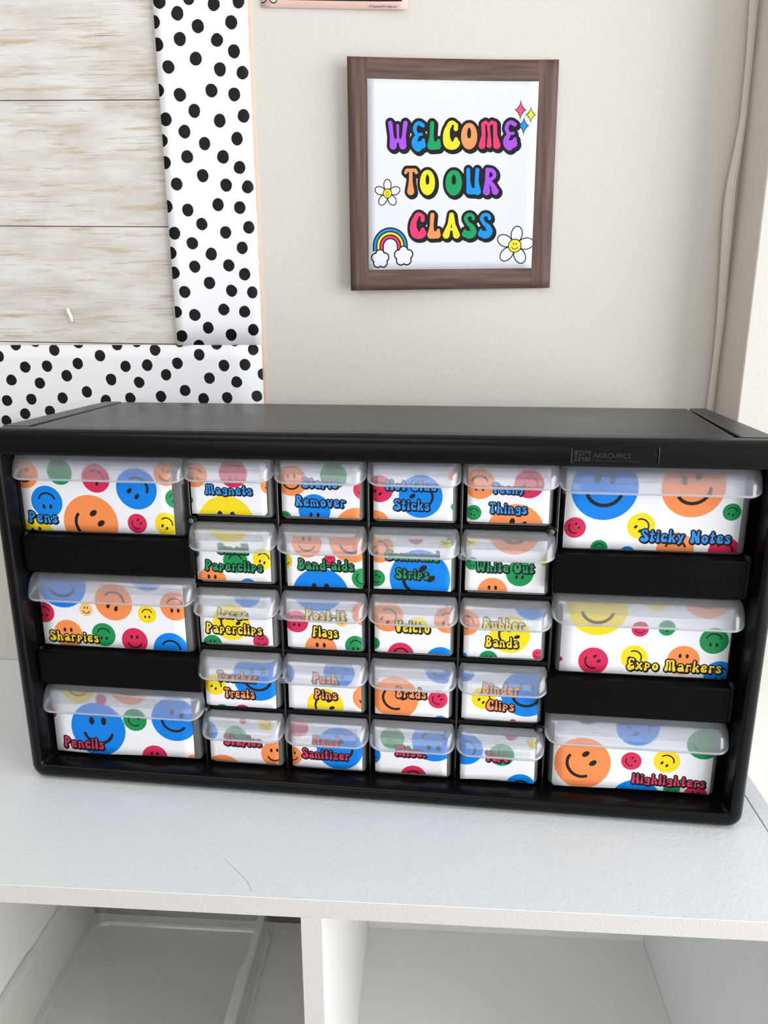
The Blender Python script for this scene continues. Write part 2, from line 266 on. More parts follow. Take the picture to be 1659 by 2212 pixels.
CARDS = [  # words, left edge, foot, width, height (mm in the cabinet), ink, lines (text, x0, base, x1, cap height), smileys (x, z, r, colour, direction of the eyes)
 ('Pens',11.0,189.2,109.7,50,'B',[('Pens',3.3,5.3,25.4,8.5)],[(4.2,40.1,10.2,'O',90),(30.3,41.9,9.0,'G',270),(56.0,38.0,10.0,'R',243),(105.8,42.0,8.1,'O',80),(18.6,20.6,11.4,'B',270),(84.5,31.4,14.4,'B',232),(111.1,25.2,6.6,'G',270),(49.4,6.4,19.8,'O',35),(83.0,7.0,6.9,'R',38),(103.8,7.2,8.1,'Y',240),(9.0,-3.4,12.1,'Y',100)]),
 ('Sticky Notes',380.4,189.2,107.2,50,'B',[('Sticky Notes',47.5,5.4,103.0,8.5)],[(23.6,39.6,20.5,'B',90),(76.9,41.5,19.2,'O',108),(101.3,26.3,5.5,'G',255),(7.0,13.6,6.8,'R',38),(47.7,15.7,8.6,'Y',225),(22.9,0.5,5.3,'G',270),(40.6,-2.9,5.1,'B',90),(69.8,0.8,11.5,'O',270),(99.4,0.6,9.6,'R',250)]),
 ('Sharpies',15.0,102.4,107.6,50,'Y',[('Sharpies',3.6,2.9,42.1,8.2)],[(17.5,48.0,18.8,'B',90),(55.7,35.0,14.0,'O',250),(81.6,58.7,14.2,'B',90),(101.0,33.8,10.8,'O',270),(2.0,24.8,7.8,'R',270),(34.4,28.3,5.0,'L',90),(80.0,26.9,6.8,'Y',270),(18.9,8.7,11.0,'O',90),(45.9,9.6,8.9,'G',270),(69.1,6.1,9.7,'R',90),(95.9,0.3,13.0,'B',255)]),
 ('Expo Markers',383.1,102.4,107.2,50,'Y',[('Expo Markers',43.4,3.4,104.4,8.5)],[(22.6,46.2,19.3,'Y',90),(59.7,53.7,8.2,'Y',270),(91.1,58.0,16.1,'O',90),(50.3,32.6,5.4,'R',90),(67.1,34.2,5.4,'G',240),(97.3,26.6,9.1,'G',270),(48.0,12.3,8.6,'Y',225),(21.9,8.3,9.7,'R',38),(79.4,11.8,10.3,'O',90),(103.1,2.4,10.0,'B',270),(-0.0,8.6,1.8,'R',90)]),
 ('Pencils',14.0,15.3,108.4,50,'R',[('Pencils',5.7,3.1,38.5,9.2)],[(34.7,19.9,21.4,'B',90),(21.4,53.4,13.2,'Y',90),(39.1,44.3,4.4,'R',90),(61.4,57.2,15.8,'O',90),(64.1,29.1,9.1,'G',55),(94.8,31.2,17.7,'B',68),(77.9,-1.1,9.8,'R',90),(107.0,-1.1,4.0,'O',90),(-2.9,31.1,5.3,'R',90)]),
 ('Highlighters',382.8,15.3,106.2,50,'R',[('Highlighters',53.5,4.3,103.3,8.3)],[(21.4,55.5,8.0,'G',90),(20.1,18.1,19.1,'O',38),(55.3,48.2,14.4,'B',225),(52.8,21.7,6.8,'R',38),(76.2,23.2,8.8,'Y',240),(99.6,38.1,11.4,'G',85),(57.6,-11.0,18.3,'B',90),(81.2,2.1,5.7,'G',90),(97.3,-2.1,8.2,'R',90),(-0.7,-1.3,2.9,'B',90),(-0.6,32.5,2.1,'Y',90)]),
 ('Magnets',133.9,204.6,52.2,36,'B',[('Magnets',9.7,13.5,42.6,7.1)],[(3.4,26.8,8.5,'O',270),(29.8,28.2,9.6,'R',270),(23.5,-6.8,19.7,'Y',88),(-1.5,9.3,2.6,'G',90),(55.0,20.8,6.7,'O',90),(54.4,-1.3,4.0,'G',90)]),
 ('Staple Remover',196.3,204.6,52.2,36,'B',[('Staple',13.6,19.6,37.9,7.1),('Remover',9.0,7.0,42.9,7.6)],[(6.9,24.2,10.3,'O',92),(35.2,28.2,8.9,'G',270),(21.9,4.7,10.8,'B',270),(50.3,-8.0,15.1,'O',90),(54.8,19.2,6.6,'R',90),(1.7,-1.0,4.5,'G',270)]),
 ('Hot Glue Sticks',257.7,204.6,51.8,36,'B',[('Hot Glue',7.8,19.5,41.3,7.0),('Sticks',13.0,6.3,36.8,7.6)],[(4.0,20.2,8.9,'R',240),(30.8,15.8,14.2,'B',215),(1.1,-3.8,9.6,'O',90),(51.9,30.1,3.7,'O',90),(53.2,9.4,2.8,'G',90)]),
 ('Teeny Things',318.8,204.6,51.8,36,'B',[('Teeny',15.2,19.0,36.2,7.1),('Things',13.5,5.9,38.1,7.5)],[(7.5,25.0,9.9,'O',270),(38.6,25.8,9.3,'R',235),(4.0,6.1,5.0,'G',255),(31.1,-5.6,18.1,'O',75)]),
 ('Small Paperclips',134.5,157.4,52.2,35.5,'G',[('Small',15.0,19.3,37.0,7.2),('Paperclips',5.6,6.8,46.8,7.7)],[(23.6,44.2,16.8,'Y',270),(27.6,14.3,8.7,'G',270),(47.2,16.3,7.5,'Y',250),(10.4,-0.8,10.3,'O',90),(35.9,-4.5,6.4,'B',90),(-1.1,18.8,3.2,'G',90)]),
 ('Band-aids',198.1,155.4,51.8,35.5,'G',[('Band-aids',7.4,12.0,46.0,7.9)],[(14.1,30.9,10.3,'O',90),(44.4,33.0,14.9,'O',95),(29.6,19.7,4.0,'R',90),(-1.3,17.7,5.1,'Y',90),(22.8,-6.3,19.7,'B',90),(51.6,7.2,7.2,'G',20)]),
 ('Command Strips',257.5,155.9,51.8,35.5,'G',[('Command',7.6,20.4,43.8,7.2),('Strips',14.3,7.5,37.1,7.8)],[(4.0,28.1,9.7,'O',200),(28.1,37.6,5.5,'R',90),(48.6,36.4,6.1,'Y',90),(31.0,8.0,20.2,'B',38),(1.9,7.5,5.8,'G',60)]),
 ('White Out',318.7,157.4,51.8,35.5,'G',[('White Out',6.6,13.1,44.8,7.5)],[(3.0,35.4,4.5,'Y',90),(30.7,43.0,17.3,'O',90),(4.3,18.6,4.4,'G',270),(51.7,21.7,3.6,'Y',90),(35.3,13.0,8.9,'G',270),(18.0,-0.6,9.8,'O',90)]),
 ('Large Paperclips',134.0,109.9,52,35.5,'Y',[('Large',12.6,19.1,34.7,7.8),('Paperclips',3.5,7.4,44.8,8.2)],[(-3.3,25.2,5.5,'O',90),(34.5,38.1,10.0,'B',270),(22.5,16.3,13.4,'Y',30),(8.1,-0.8,6.8,'G',90),(43.4,3.0,5.7,'R',90)]),
 ('Post-it Flags',196.6,109.9,52.4,35.5,'Y',[('Post-it',12.8,20.9,41.5,8.2),('Flags',17.6,8.3,35.8,8.3)],[(22.2,46.4,19.2,'B',90),(6.8,19.2,8.2,'R',270),(38.6,21.7,4.7,'L',90),(54.3,27.1,8.8,'O',90),(23.4,-0.7,11.3,'O',90),(48.0,3.2,7.4,'G',270)]),
 ('Velcro',258.0,109.9,51.8,35.5,'Y',[('Velcro',13.7,14.8,38.0,8.7)],[(8.8,25.8,10.9,'O',235),(49.7,25.1,9.5,'O',250),(29.5,20.4,6.3,'Y',90),(-1.2,5.8,4.7,'G',90),(18.0,-1.9,9.1,'R',270),(45.6,-5.7,10.9,'B',90)]),
 ('Rubber Bands',318.8,109.9,51.6,35.5,'Y',[('Rubber',12.3,20.2,39.9,8.2),('Bands',14.3,7.1,36.6,7.9)],[(1.2,24.0,9.2,'O',250),(44.4,40.1,11.8,'B',270),(30.7,16.7,13.3,'Y',20),(16.8,-1.8,6.4,'G',90),(50.0,3.4,4.0,'R',90),(0.2,0.0,2.2,'B',90)]),
 ('Teacher Treats',134.5,60.8,51.8,35.5,'O',[('Teacher',9.0,19.2,39.0,8.5),('Treats',13.5,6.5,36.4,8.3)],[(7.4,16.1,7.8,'Y',235),(39.0,23.5,18.0,'B',90),(11.7,-4.5,5.6,'G',90),(26.8,-5.2,6.8,'R',90)]),
 ('Push Pins',195.8,62.6,52.3,35.5,'O',[('Push',17.4,20.0,35.8,8.3),('Pins',18.4,7.8,35.3,7.9)],[(-3.5,26.5,8.2,'B',90),(36.6,28.9,11.0,'B',270),(26.5,2.8,13.2,'Y',20),(56.3,10.6,10.0,'O',90)]),
 ('Brads',257.9,61.8,51.8,35.5,'O',[('Brads',14.7,13.4,36.2,8.4)],[(14.5,13.1,16.1,'O',38),(45.8,37.1,11.1,'B',90),(44.1,13.8,6.8,'R',38),(46.1,-5.4,6.7,'B',90)]),
 ('Binder Clips',318.7,62.6,51.8,35.5,'O',[('Binder',13.5,19.2,38.9,8.6),('Clips',16.8,7.1,36.1,7.9)],[(1.5,34.0,6.2,'B',90),(43.5,20.8,17.1,'B',88),(14.6,15.7,8.2,'Y',235),(35.3,-1.4,2.7,'R',90)]),
 ('Staples',135.0,15.3,51.6,35.5,'R',[('Staples',10.5,13.1,38.9,9.0)],[(-1.9,23.9,8.1,'B',90),(19.8,20.4,8.7,'G',270),(25.7,33.7,2.6,'R',90),(42.6,32.3,5.4,'Y',245),(48.6,8.2,10.2,'O',95),(9.4,-10.1,15.0,'O',90)]),
 ('Hand Sanitizer',196.7,15.3,51.6,35.5,'R',[('Hand',15.3,17.7,34.8,8.4),('Sanitizer',7.0,6.8,42.5,8.3)],[(4.8,31.6,7.8,'R',90),(0.3,8.2,7.2,'O',90),(35.2,16.4,17.0,'B',115)]),
 ('Misc.',257.7,15.4,51.5,35.5,'R',[('Misc.',14.5,13.3,36.6,8.9)],[(12.5,27.4,8.7,'G',270),(42.0,26.6,15.6,'B',270),(-3.0,12.8,7.0,'B',90),(27.7,-3.1,9.5,'R',265)]),
 ('Tape',318.8,14.9,51.7,35.5,'R',[('Tape',17.1,14.3,33.8,8.4)],[(3.5,23.1,12.1,'B',200),(28.7,20.3,8.7,'G',90),(34.8,36.1,4.2,'R',90),(50.2,30.6,4.2,'Y',80),(43.0,-4.8,11.1,'B',270)]),
]
DOTS_UP = [(77.0,572.2),(100.0,575.2),(119.4,570.4),(139.2,572.1),(90.5,564.1),(71.8,558.2),(106.0,555.1),(132.7,557.7),(91.2,546.1),(120.6,545.4),(73.0,542.2),(133.9,537.1),(102.9,532.3),(80.7,526.4),(121.8,524.5),(139.8,521.9),(113.9,509.4),(71.2,509.7),(88.4,506.3),(132.3,506.3),(99.1,494.7),(75.7,488.5),(119.3,487.3),(139.2,490.5),(90.2,479.5),(71.3,472.8),(132.7,473.8),(105.9,470.3),(91.0,460.4),(120.6,460.3),(72.8,456.0),(133.9,452.1),(102.9,446.2),(81.0,439.8),(121.8,438.8),(139.9,437.1),(114.1,423.6),(71.6,422.4),(88.7,419.6),(132.4,421.2),(99.5,408.5),(76.4,401.5),(119.3,401.9),(139.2,405.7),(90.6,393.2),(71.9,385.6),(132.7,389.3),(106.1,384.6),(91.4,374.5),(120.5,375.4),(73.4,369.5),(133.7,368.1),(103.1,361.2),(81.4,353.9),(121.7,354.7),(139.7,353.4),(114.0,339.2),(73.0,337.0),(88.7,334.6),(132.1,337.3),(99.5,323.9),(76.3,316.7),(119.3,317.9),(139.0,322.2),(90.5,308.6)]
DOTS_ACROSS = [(-92.3,299.5),(-75.7,309.4),(-57.1,312.4),(-40.5,304.8),(-17.8,311.4),(0.7,300.1),(17.3,309.7),(34.8,312.3),(51.0,305.0),(73.3,312.3),(90.3,301.0),(106.4,310.2),(122.5,313.0),(138.5,305.4),(-69.2,289.9),(-48.8,290.8),(-20.3,293.0),(23.0,290.7),(42.9,291.8),(70.2,293.6),(111.9,291.6),(130.7,292.4),(146.3,284.1),(-83.6,278.4),(-57.3,275.7),(-31.8,282.3),(8.9,279.2),(34.3,276.6),(59.2,283.4),(98.3,280.5),(122.6,277.4),(-90.1,259.8),(-67.0,261.1),(-37.8,262.6),(-14.7,268.2),(2.2,260.4),(24.9,262.7),(53.1,264.2),(75.6,269.6),(91.8,262.5),(113.3,263.6),(140.0,264.9),(-74.7,248.2),(-51.0,250.7),(-93.2,241.8)]

# ---------------------------------------------------------------- materials
WALL = plain('cream_wall_paint', (219, 213, 204), .75, .35, 260, .3, detail=5, dist=.0008)
JAMB = plain('white_reveal_paint', (240, 237, 232), .6, .1, 260, .3)
CEIL = plain('ceiling_paint', (240, 240, 238), .8)
FLOOR = plain('pale_vinyl_floor', (186, 183, 177), .5, .1, 60)
BOARD = plain('white_melamine_top', (232, 236, 238), .42, .5, 420, .45, detail=6, dist=.0006)
SIDE = plain('white_melamine_side', (238, 236, 230), .5, .15, 420, .4)
EDGE = plain('pale_edge_band', (219, 212, 207), .5, .55, 900, .4, detail=4, dist=.0005)
SEAM = plain('dark_joint', (58, 46, 38), .8)
BACK_SHADE = plain('cubby_back_shade', (98, 97, 95), .7)  # dark tone stands in for the shade behind the left cubbies
BLK = black_plastic('black_cabinet_plastic', .24, .18, dust=.5, base=.003)
BLKT = black_plastic('black_cabinet_top', .34, .55, dust=.35, bump=.2)
BLKS = black_plastic('satin_black_panel', .42, .06, dust=.6, bump=.3, base=.003)
BLKV = black_plastic('glossy_black_divider', .16, .9, base=.003)
BLKD = black_plastic('black_cabinet_inside', .22, .22, base=.003)
LETT = black_plastic('raised_black_lettering', .2, .6, base=.018)
GREYP = plain('grey_peg', (92, 92, 94), .35)
HOOD = clear('frosted_pull', .16, (.955, .96, .975), .10, (.90, .925, .96), .10, .34)
RIBS = clear('pull_ribs', .55, (.80, .81, .83), .22, (.90, .92, .95), .08, .2)
HRIM = clear('pull_edge', .8, (.97, .975, .985), .50, (.95, .965, .99), .1, .1)  # lip bead, whitened so its highlight line is in the colour
TRAY = clear('smoky_tray', .85, (.85, .85, .85), .30, (.66, .66, .645), .12, .1)
BIN = clear('clear_bin_wall', .98, (.995, .995, .99), .09, (.93, .92, .89), .1, .05)
BINR = clear('clear_bin_rim', .9, (.98, .985, .98), .55, (.96, .97, .96), .1, .05)
PAPER = plain('white_card', (244, 243, 246), .6)
PEACH = plain('peach_backing_paper', (244, 208, 184), .7)
CORD = plain('pale_vinyl_strip', (228, 221, 212), .4)
def brown_paint():
    m, nt, b = new_mat('brushed_brown_paper'); tc = nn(nt, 'ShaderNodeTexCoord')
    mp = nn(nt, 'ShaderNodeMapping'); nt.links.new(tc.outputs['UV'], mp.inputs[0])
    facs = []
    for scl in ((1.6, 26, 1), (30, 1.6, 1)):
        q = nn(nt, 'ShaderNodeMapping'); q.inputs['Scale'].default_value = scl; nt.links.new(tc.outputs['UV'], q.inputs[0])
        n = nn(nt, 'ShaderNodeTexNoise'); n.inputs['Scale'].default_value = 1.5; n.inputs['Detail'].default_value = 6; nt.links.new(q.outputs[0], n.inputs['Vector']); facs.append(n)
    sep = nn(nt, 'ShaderNodeSeparateXYZ'); nt.links.new(tc.outputs['UV'], sep.inputs[0])
    ab = nn(nt, 'ShaderNodeMath', operation='SUBTRACT'); nt.links.new(sep.outputs[0], ab.inputs[0]); ab.inputs[1].default_value = .5
    a2 = nn(nt, 'ShaderNodeMath', operation='ABSOLUTE'); nt.links.new(ab.outputs[0], a2.inputs[0])
    gt = nn(nt, 'ShaderNodeMath', operation='GREATER_THAN'); nt.links.new(a2.outputs[0], gt.inputs[0]); gt.inputs[1].default_value = .405
    mx = nn(nt, 'ShaderNodeMix', data_type='FLOAT'); nt.links.new(gt.outputs[0], mx.inputs['Factor']); nt.links.new(facs[0].outputs['Fac'], mx.inputs[2]); nt.links.new(facs[1].outputs['Fac'], mx.inputs[3])
    cr = nn(nt, 'ShaderNodeValToRGB'); cr.color_ramp.elements[0].position = .3; cr.color_ramp.elements[0].color = (*lin((74, 51, 46)), 1); cr.color_ramp.elements[1].position = .72; cr.color_ramp.elements[1].color = (*lin((122, 91, 84)), 1)
    nt.links.new(mx.outputs[0], cr.inputs[0]); nt.links.new(cr.outputs[0], b.inputs['Base Color']); b.inputs['Roughness'].default_value = .6
    return m
BROWN = brown_paint()
def plank_mat():
    m, nt, b = new_mat('whitewashed_wood_print'); tc = nn(nt, 'ShaderNodeTexCoord')
    def noise(scale, detail, rough=.6, off=0):
        q = nn(nt, 'ShaderNodeMapping'); q.inputs['Scale'].default_value = scale; q.inputs['Location'].default_value = (off, 0, off); nt.links.new(tc.outputs['Object'], q.inputs[0])
        n = nn(nt, 'ShaderNodeTexNoise'); n.inputs['Scale'].default_value = 1; n.inputs['Detail'].default_value = detail; n.inputs['Roughness'].default_value = rough; nt.links.new(q.outputs[0], n.inputs['Vector']); return n
    def ramp(src, p0, c0, p1, c1):
        r = nn(nt, 'ShaderNodeValToRGB'); r.color_ramp.elements[0].position = p0; r.color_ramp.elements[0].color = c0; r.color_ramp.elements[1].position = p1; r.color_ramp.elements[1].color = c1; nt.links.new(src.outputs['Fac'], r.inputs[0]); return r
    base = ramp(noise((16, 1, 60), 5), .35, (*lin((206, 199, 190)), 1), .62, (*lin((228, 225, 221)), 1))
    tan = ramp(noise((15, 1, 150), 8, .7, 3.1), .53, (0, 0, 0, 1), .63, (1, 1, 1, 1))
    lines = ramp(noise((20, 1, 1100), 4, .65, 7.7), .54, (0, 0, 0, 1), .64, (1, 1, 1, 1))
    pat = ramp(noise((14, 1, 38), 3, .5, 5.2), .42, (0, 0, 0, 1), .66, (1, 1, 1, 1))
    m1 = nn(nt, 'ShaderNodeMath', operation='MULTIPLY'); nt.links.new(tan.outputs[0], m1.inputs[0]); m1.inputs[1].default_value = .85
    x1 = nn(nt, 'ShaderNodeMix', data_type='RGBA'); nt.links.new(m1.outputs[0], x1.inputs['Factor']); nt.links.new(base.outputs[0], x1.inputs[6]); x1.inputs[7].default_value = (*lin((196, 174, 142)), 1)
    m2 = nn(nt, 'ShaderNodeMath', operation='MULTIPLY'); nt.links.new(lines.outputs[0], m2.inputs[0]); nt.links.new(pat.outputs[0], m2.inputs[1])
    m3 = nn(nt, 'ShaderNodeMath', operation='MULTIPLY'); nt.links.new(m2.outputs[0], m3.inputs[0]); m3.inputs[1].default_value = .95
    x2 = nn(nt, 'ShaderNodeMix', data_type='RGBA'); nt.links.new(m3.outputs[0], x2.inputs['Factor']); nt.links.new(x1.outputs[2], x2.inputs[6]); x2.inputs[7].default_value = (*lin((150, 132, 112)), 1)
    nt.links.new(x2.outputs[2], b.inputs['Base Color']); b.inputs['Roughness'].default_value = .6; b.inputs['Specular IOR Level'].default_value = .3
    return m
PLANK = plank_mat()

# ---------------------------------------------------------------- room (x right, y towards the wall, z up; z = 0 is the organizer's top)
YW, XC = 191, 537
def room():
    bm = bmesh.new(); box(bm, -2200, XC + 200, YW, YW + 120, -625, 1750); struct(obj('wall_back', bm, WALL))
    bm = bmesh.new()                                                              # right wall with the window opening
    box(bm, XC, XC + 150, 139.5, YW, -625, 1750); box(bm, XC, XC + 150, -1900, 139.5, -625, -570); box(bm, XC, XC + 150, -1900, 139.5, 1450, 1750); box(bm, XC, XC + 150, -2800, -1900, -625, 1750)
    struct(obj('wall_right', bm, [WALL], bevel=1.2))
    bm = bmesh.new(); box(bm, -2320, -2200, -2800, YW, -625, 1750); struct(obj('wall_left', bm, WALL))
    bm = bmesh.new(); box(bm, -2200, -1150, -2920, -2800, -625, 1750); box(bm, 950, XC + 150, -2920, -2800, -625, 1750); box(bm, -1150, 950, -2920, -2800, -625, 120); box(bm, -1150, 950, -2920, -2800, 1650, 1750)
    struct(obj('wall_front', bm, WALL))
    bm = bmesh.new(); box(bm, -2320, XC + 200, -2920, YW + 120, -645, -625); struct(obj('floor', bm, FLOOR))
    bm = bmesh.new(); box(bm, -2320, XC + 200, -2920, YW + 120, 1750, 1800); struct(obj('ceiling', bm, CEIL))
    w = bpy.data.objects.new('window_1', None); sc.collection.objects.link(w); struct(w)
    bm = bmesh.new()
    for b in ((110, 139, -570, 1450), (-1900, -1871, -570, 1450), (-880, -851, -570, 1450)): box(bm, XC + 118, XC + 148, b[0], b[1], b[2], b[3])
    for z in (-570, 1421): box(bm, XC + 118, XC + 148, -1900, 139, z, z + 29)
    obj('window_frame', bm, JAMB, w, 2)
    lamp = thing('added_ceiling_fill', 'white rectangular ceiling fixture added for the overhead fill light, out of view', 'lamp', (-200, -550, 1750))  # unseen fixture, added to house the overhead fill light
    bm = bmesh.new(); box(bm, -600, 600, -350, 350, -55, 0); obj('fill_housing', bm, JAMB, lamp, 4)
room()

# ---------------------------------------------------------------- cube organizer under everything
def organizer():
    t = thing('cube_organizer', 'white laminate cube organizer with open cubbies, carrying the black drawer cabinet', 'shelf unit', (0, 0, -625))
    Z = 625; YF, YB = -105.3, 190.4; th = 12.2
    L, Rr = -382, 536.4
    boxo('top_board', BOARD, t, L + 13, 523.4, YF + .7, YB, Z - th, Z, bevel=.4)
    boxo('side_panel', BOARD, t, 524.1, Rr, YF + .7, YB, 0, Z, bevel=.5)
    boxo('side_panel', BOARD, t, L, L + 12.6, YF + .7, YB, 0, Z, bevel=.5)
    boxo('joint_shadow_gap', SEAM, t, 523.3, 524.2, YF + 1, YB - .5, Z - 10, Z - .9)
    rows = ((Z - 301, Z - th), (12.5, Z - 313.5))
    for x0 in (222, -80):
        for k, (a, b) in enumerate(rows): boxo('divider', SIDE, t, x0 + .1, x0 + 12.8, YF + .7, YB - 4, a + .05, b - .05, bevel=.3)
    boxo('middle_board', SIDE, t, L + 12.7, 524, YF + .7, YB - .5, Z - 313.4, Z - 301.1, bevel=.3)
    boxo('bottom_board', SIDE, t, L + 12.7, 524, YF + .7, YB - .5, 0, 12.4, bevel=.3)
    for n, (x0, x1, z0, z1) in enumerate(((L, 523.4, Z - th, Z - .25), (524.1, Rr, 0, Z - .25), (222.1, 234.8, Z - 301, Z - th - .1), (-79.9, -67.2, Z - 301, Z - th - .1), (L, L + 12.6, 0, Z - th - .1), (L + 12.7, 524, Z - 313.4, Z - 301.1), (222.1, 234.8, 12.5, Z - 313.5), (-79.9, -67.2, 12.5, Z - 313.5), (L + 12.7, 524, 0, 12.4))):
        boxo('edge_band', EDGE, t, x0, x1, YF, YF + .65, z0, z1, bevel=.15)
    boxo('cubby_back', SIDE, t, 234.9, 524, YB - 3.8, YB - .6, Z - 301, Z - th - .1)
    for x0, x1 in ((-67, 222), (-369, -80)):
        boxo('cubby_back', BACK_SHADE, t, x0, x1, YB - 3.8, YB - .6, Z - 301, Z - th - .1)['label'] = 'dark grey sheet standing in for the shade behind the cubby'  # dark sheets in place of the unlit gap at the cubby backs
    return t
organizer()

def clear_bin():
    t = thing('storage_bin', 'clear plastic bin standing in the left open cubby', 'bin', (37, 20, -300.9))
    x0, x1, y0, y1, h = -99.5, 99.5, -112, 158, 70
    def lp(i, z, r): return [(a, b, z) for a, b in rrect(x0 + i, x1 - i, y0 + i, y1 - i, r, 5)]
    bm = bmesh.new(); loft(bm, [lp(7, 0, 12), lp(5, 3, 14), lp(1.5, h, 16), lp(2.7, h, 15), lp(6.3, 4, 13), lp(8.5, 1.4, 10)], cap='both'); obj('bin_body', bm, BIN, t, smooth=True)
    bm = bmesh.new(); loft(bm, [lp(2.8, h - 1.5, 15), lp(-3.2, h - 1.5, 19), lp(-3.4, h - .6, 19), lp(-2.8, h + .8, 19), lp(2.8, h + .8, 15), lp(2.8, h - 1.5, 15)]); obj('rim', bm, BINR, t, smooth=True)
    bm = bmesh.new(); loft(bm, [lp(4.4, .2, 14), lp(3.4, .9, 15), lp(3.0, 2.2, 15), lp(3.2, 3.0, 15), lp(4.4, 3.0, 14), lp(4.4, .2, 14)]); obj('bottom_edge', bm, BINR, t, smooth=True)
    for s in (-1, 1):
        bm = bmesh.new(); V = loft(bm, [[(s * 98.6 + a, b, z) for a, b in rrect(-4.2 + i, 4.2 - i, -108 + i, 44 - i, 4.1 - i, 5)] for i, z in ((0, h + .6), (0, h + 2.2), (.7, h + 3), (2, h + 3.2))], cap='both')
        obj('handle', bm, BINR, t, smooth=True)
clear_bin()

# ---------------------------------------------------------------- flat prints
INK = {'O': (252, 146, 84), 'B': (8, 132, 232), 'G': (28, 146, 80), 'R': (220, 44, 88), 'Y': (253, 221, 34), 'L': (254, 200, 120)}
TXT = {'B': (52, 148, 240), 'G': (44, 150, 92), 'Y': (254, 216, 48), 'O': (254, 150, 92), 'R': (214, 58, 92)}
def card_print(c):
    s, x0, z0, w, h, col, lines, faces = c
    a = Art(w, h, 8)
    for x, z, r, k, th in faces: a.smiley(x, z, r, INK[k], th)
    for t, xa, z, xb, hh in lines: a.text(t, xa, z, xb, z, hh, TXT[col], .088)
    a.im *= (1 + np.random.default_rng(int(x0 * 7 + z0)).normal(0, .012, a.im.shape[:2]))[..., None].astype(np.float32)
    return print_mat('smiley_card_print', a)

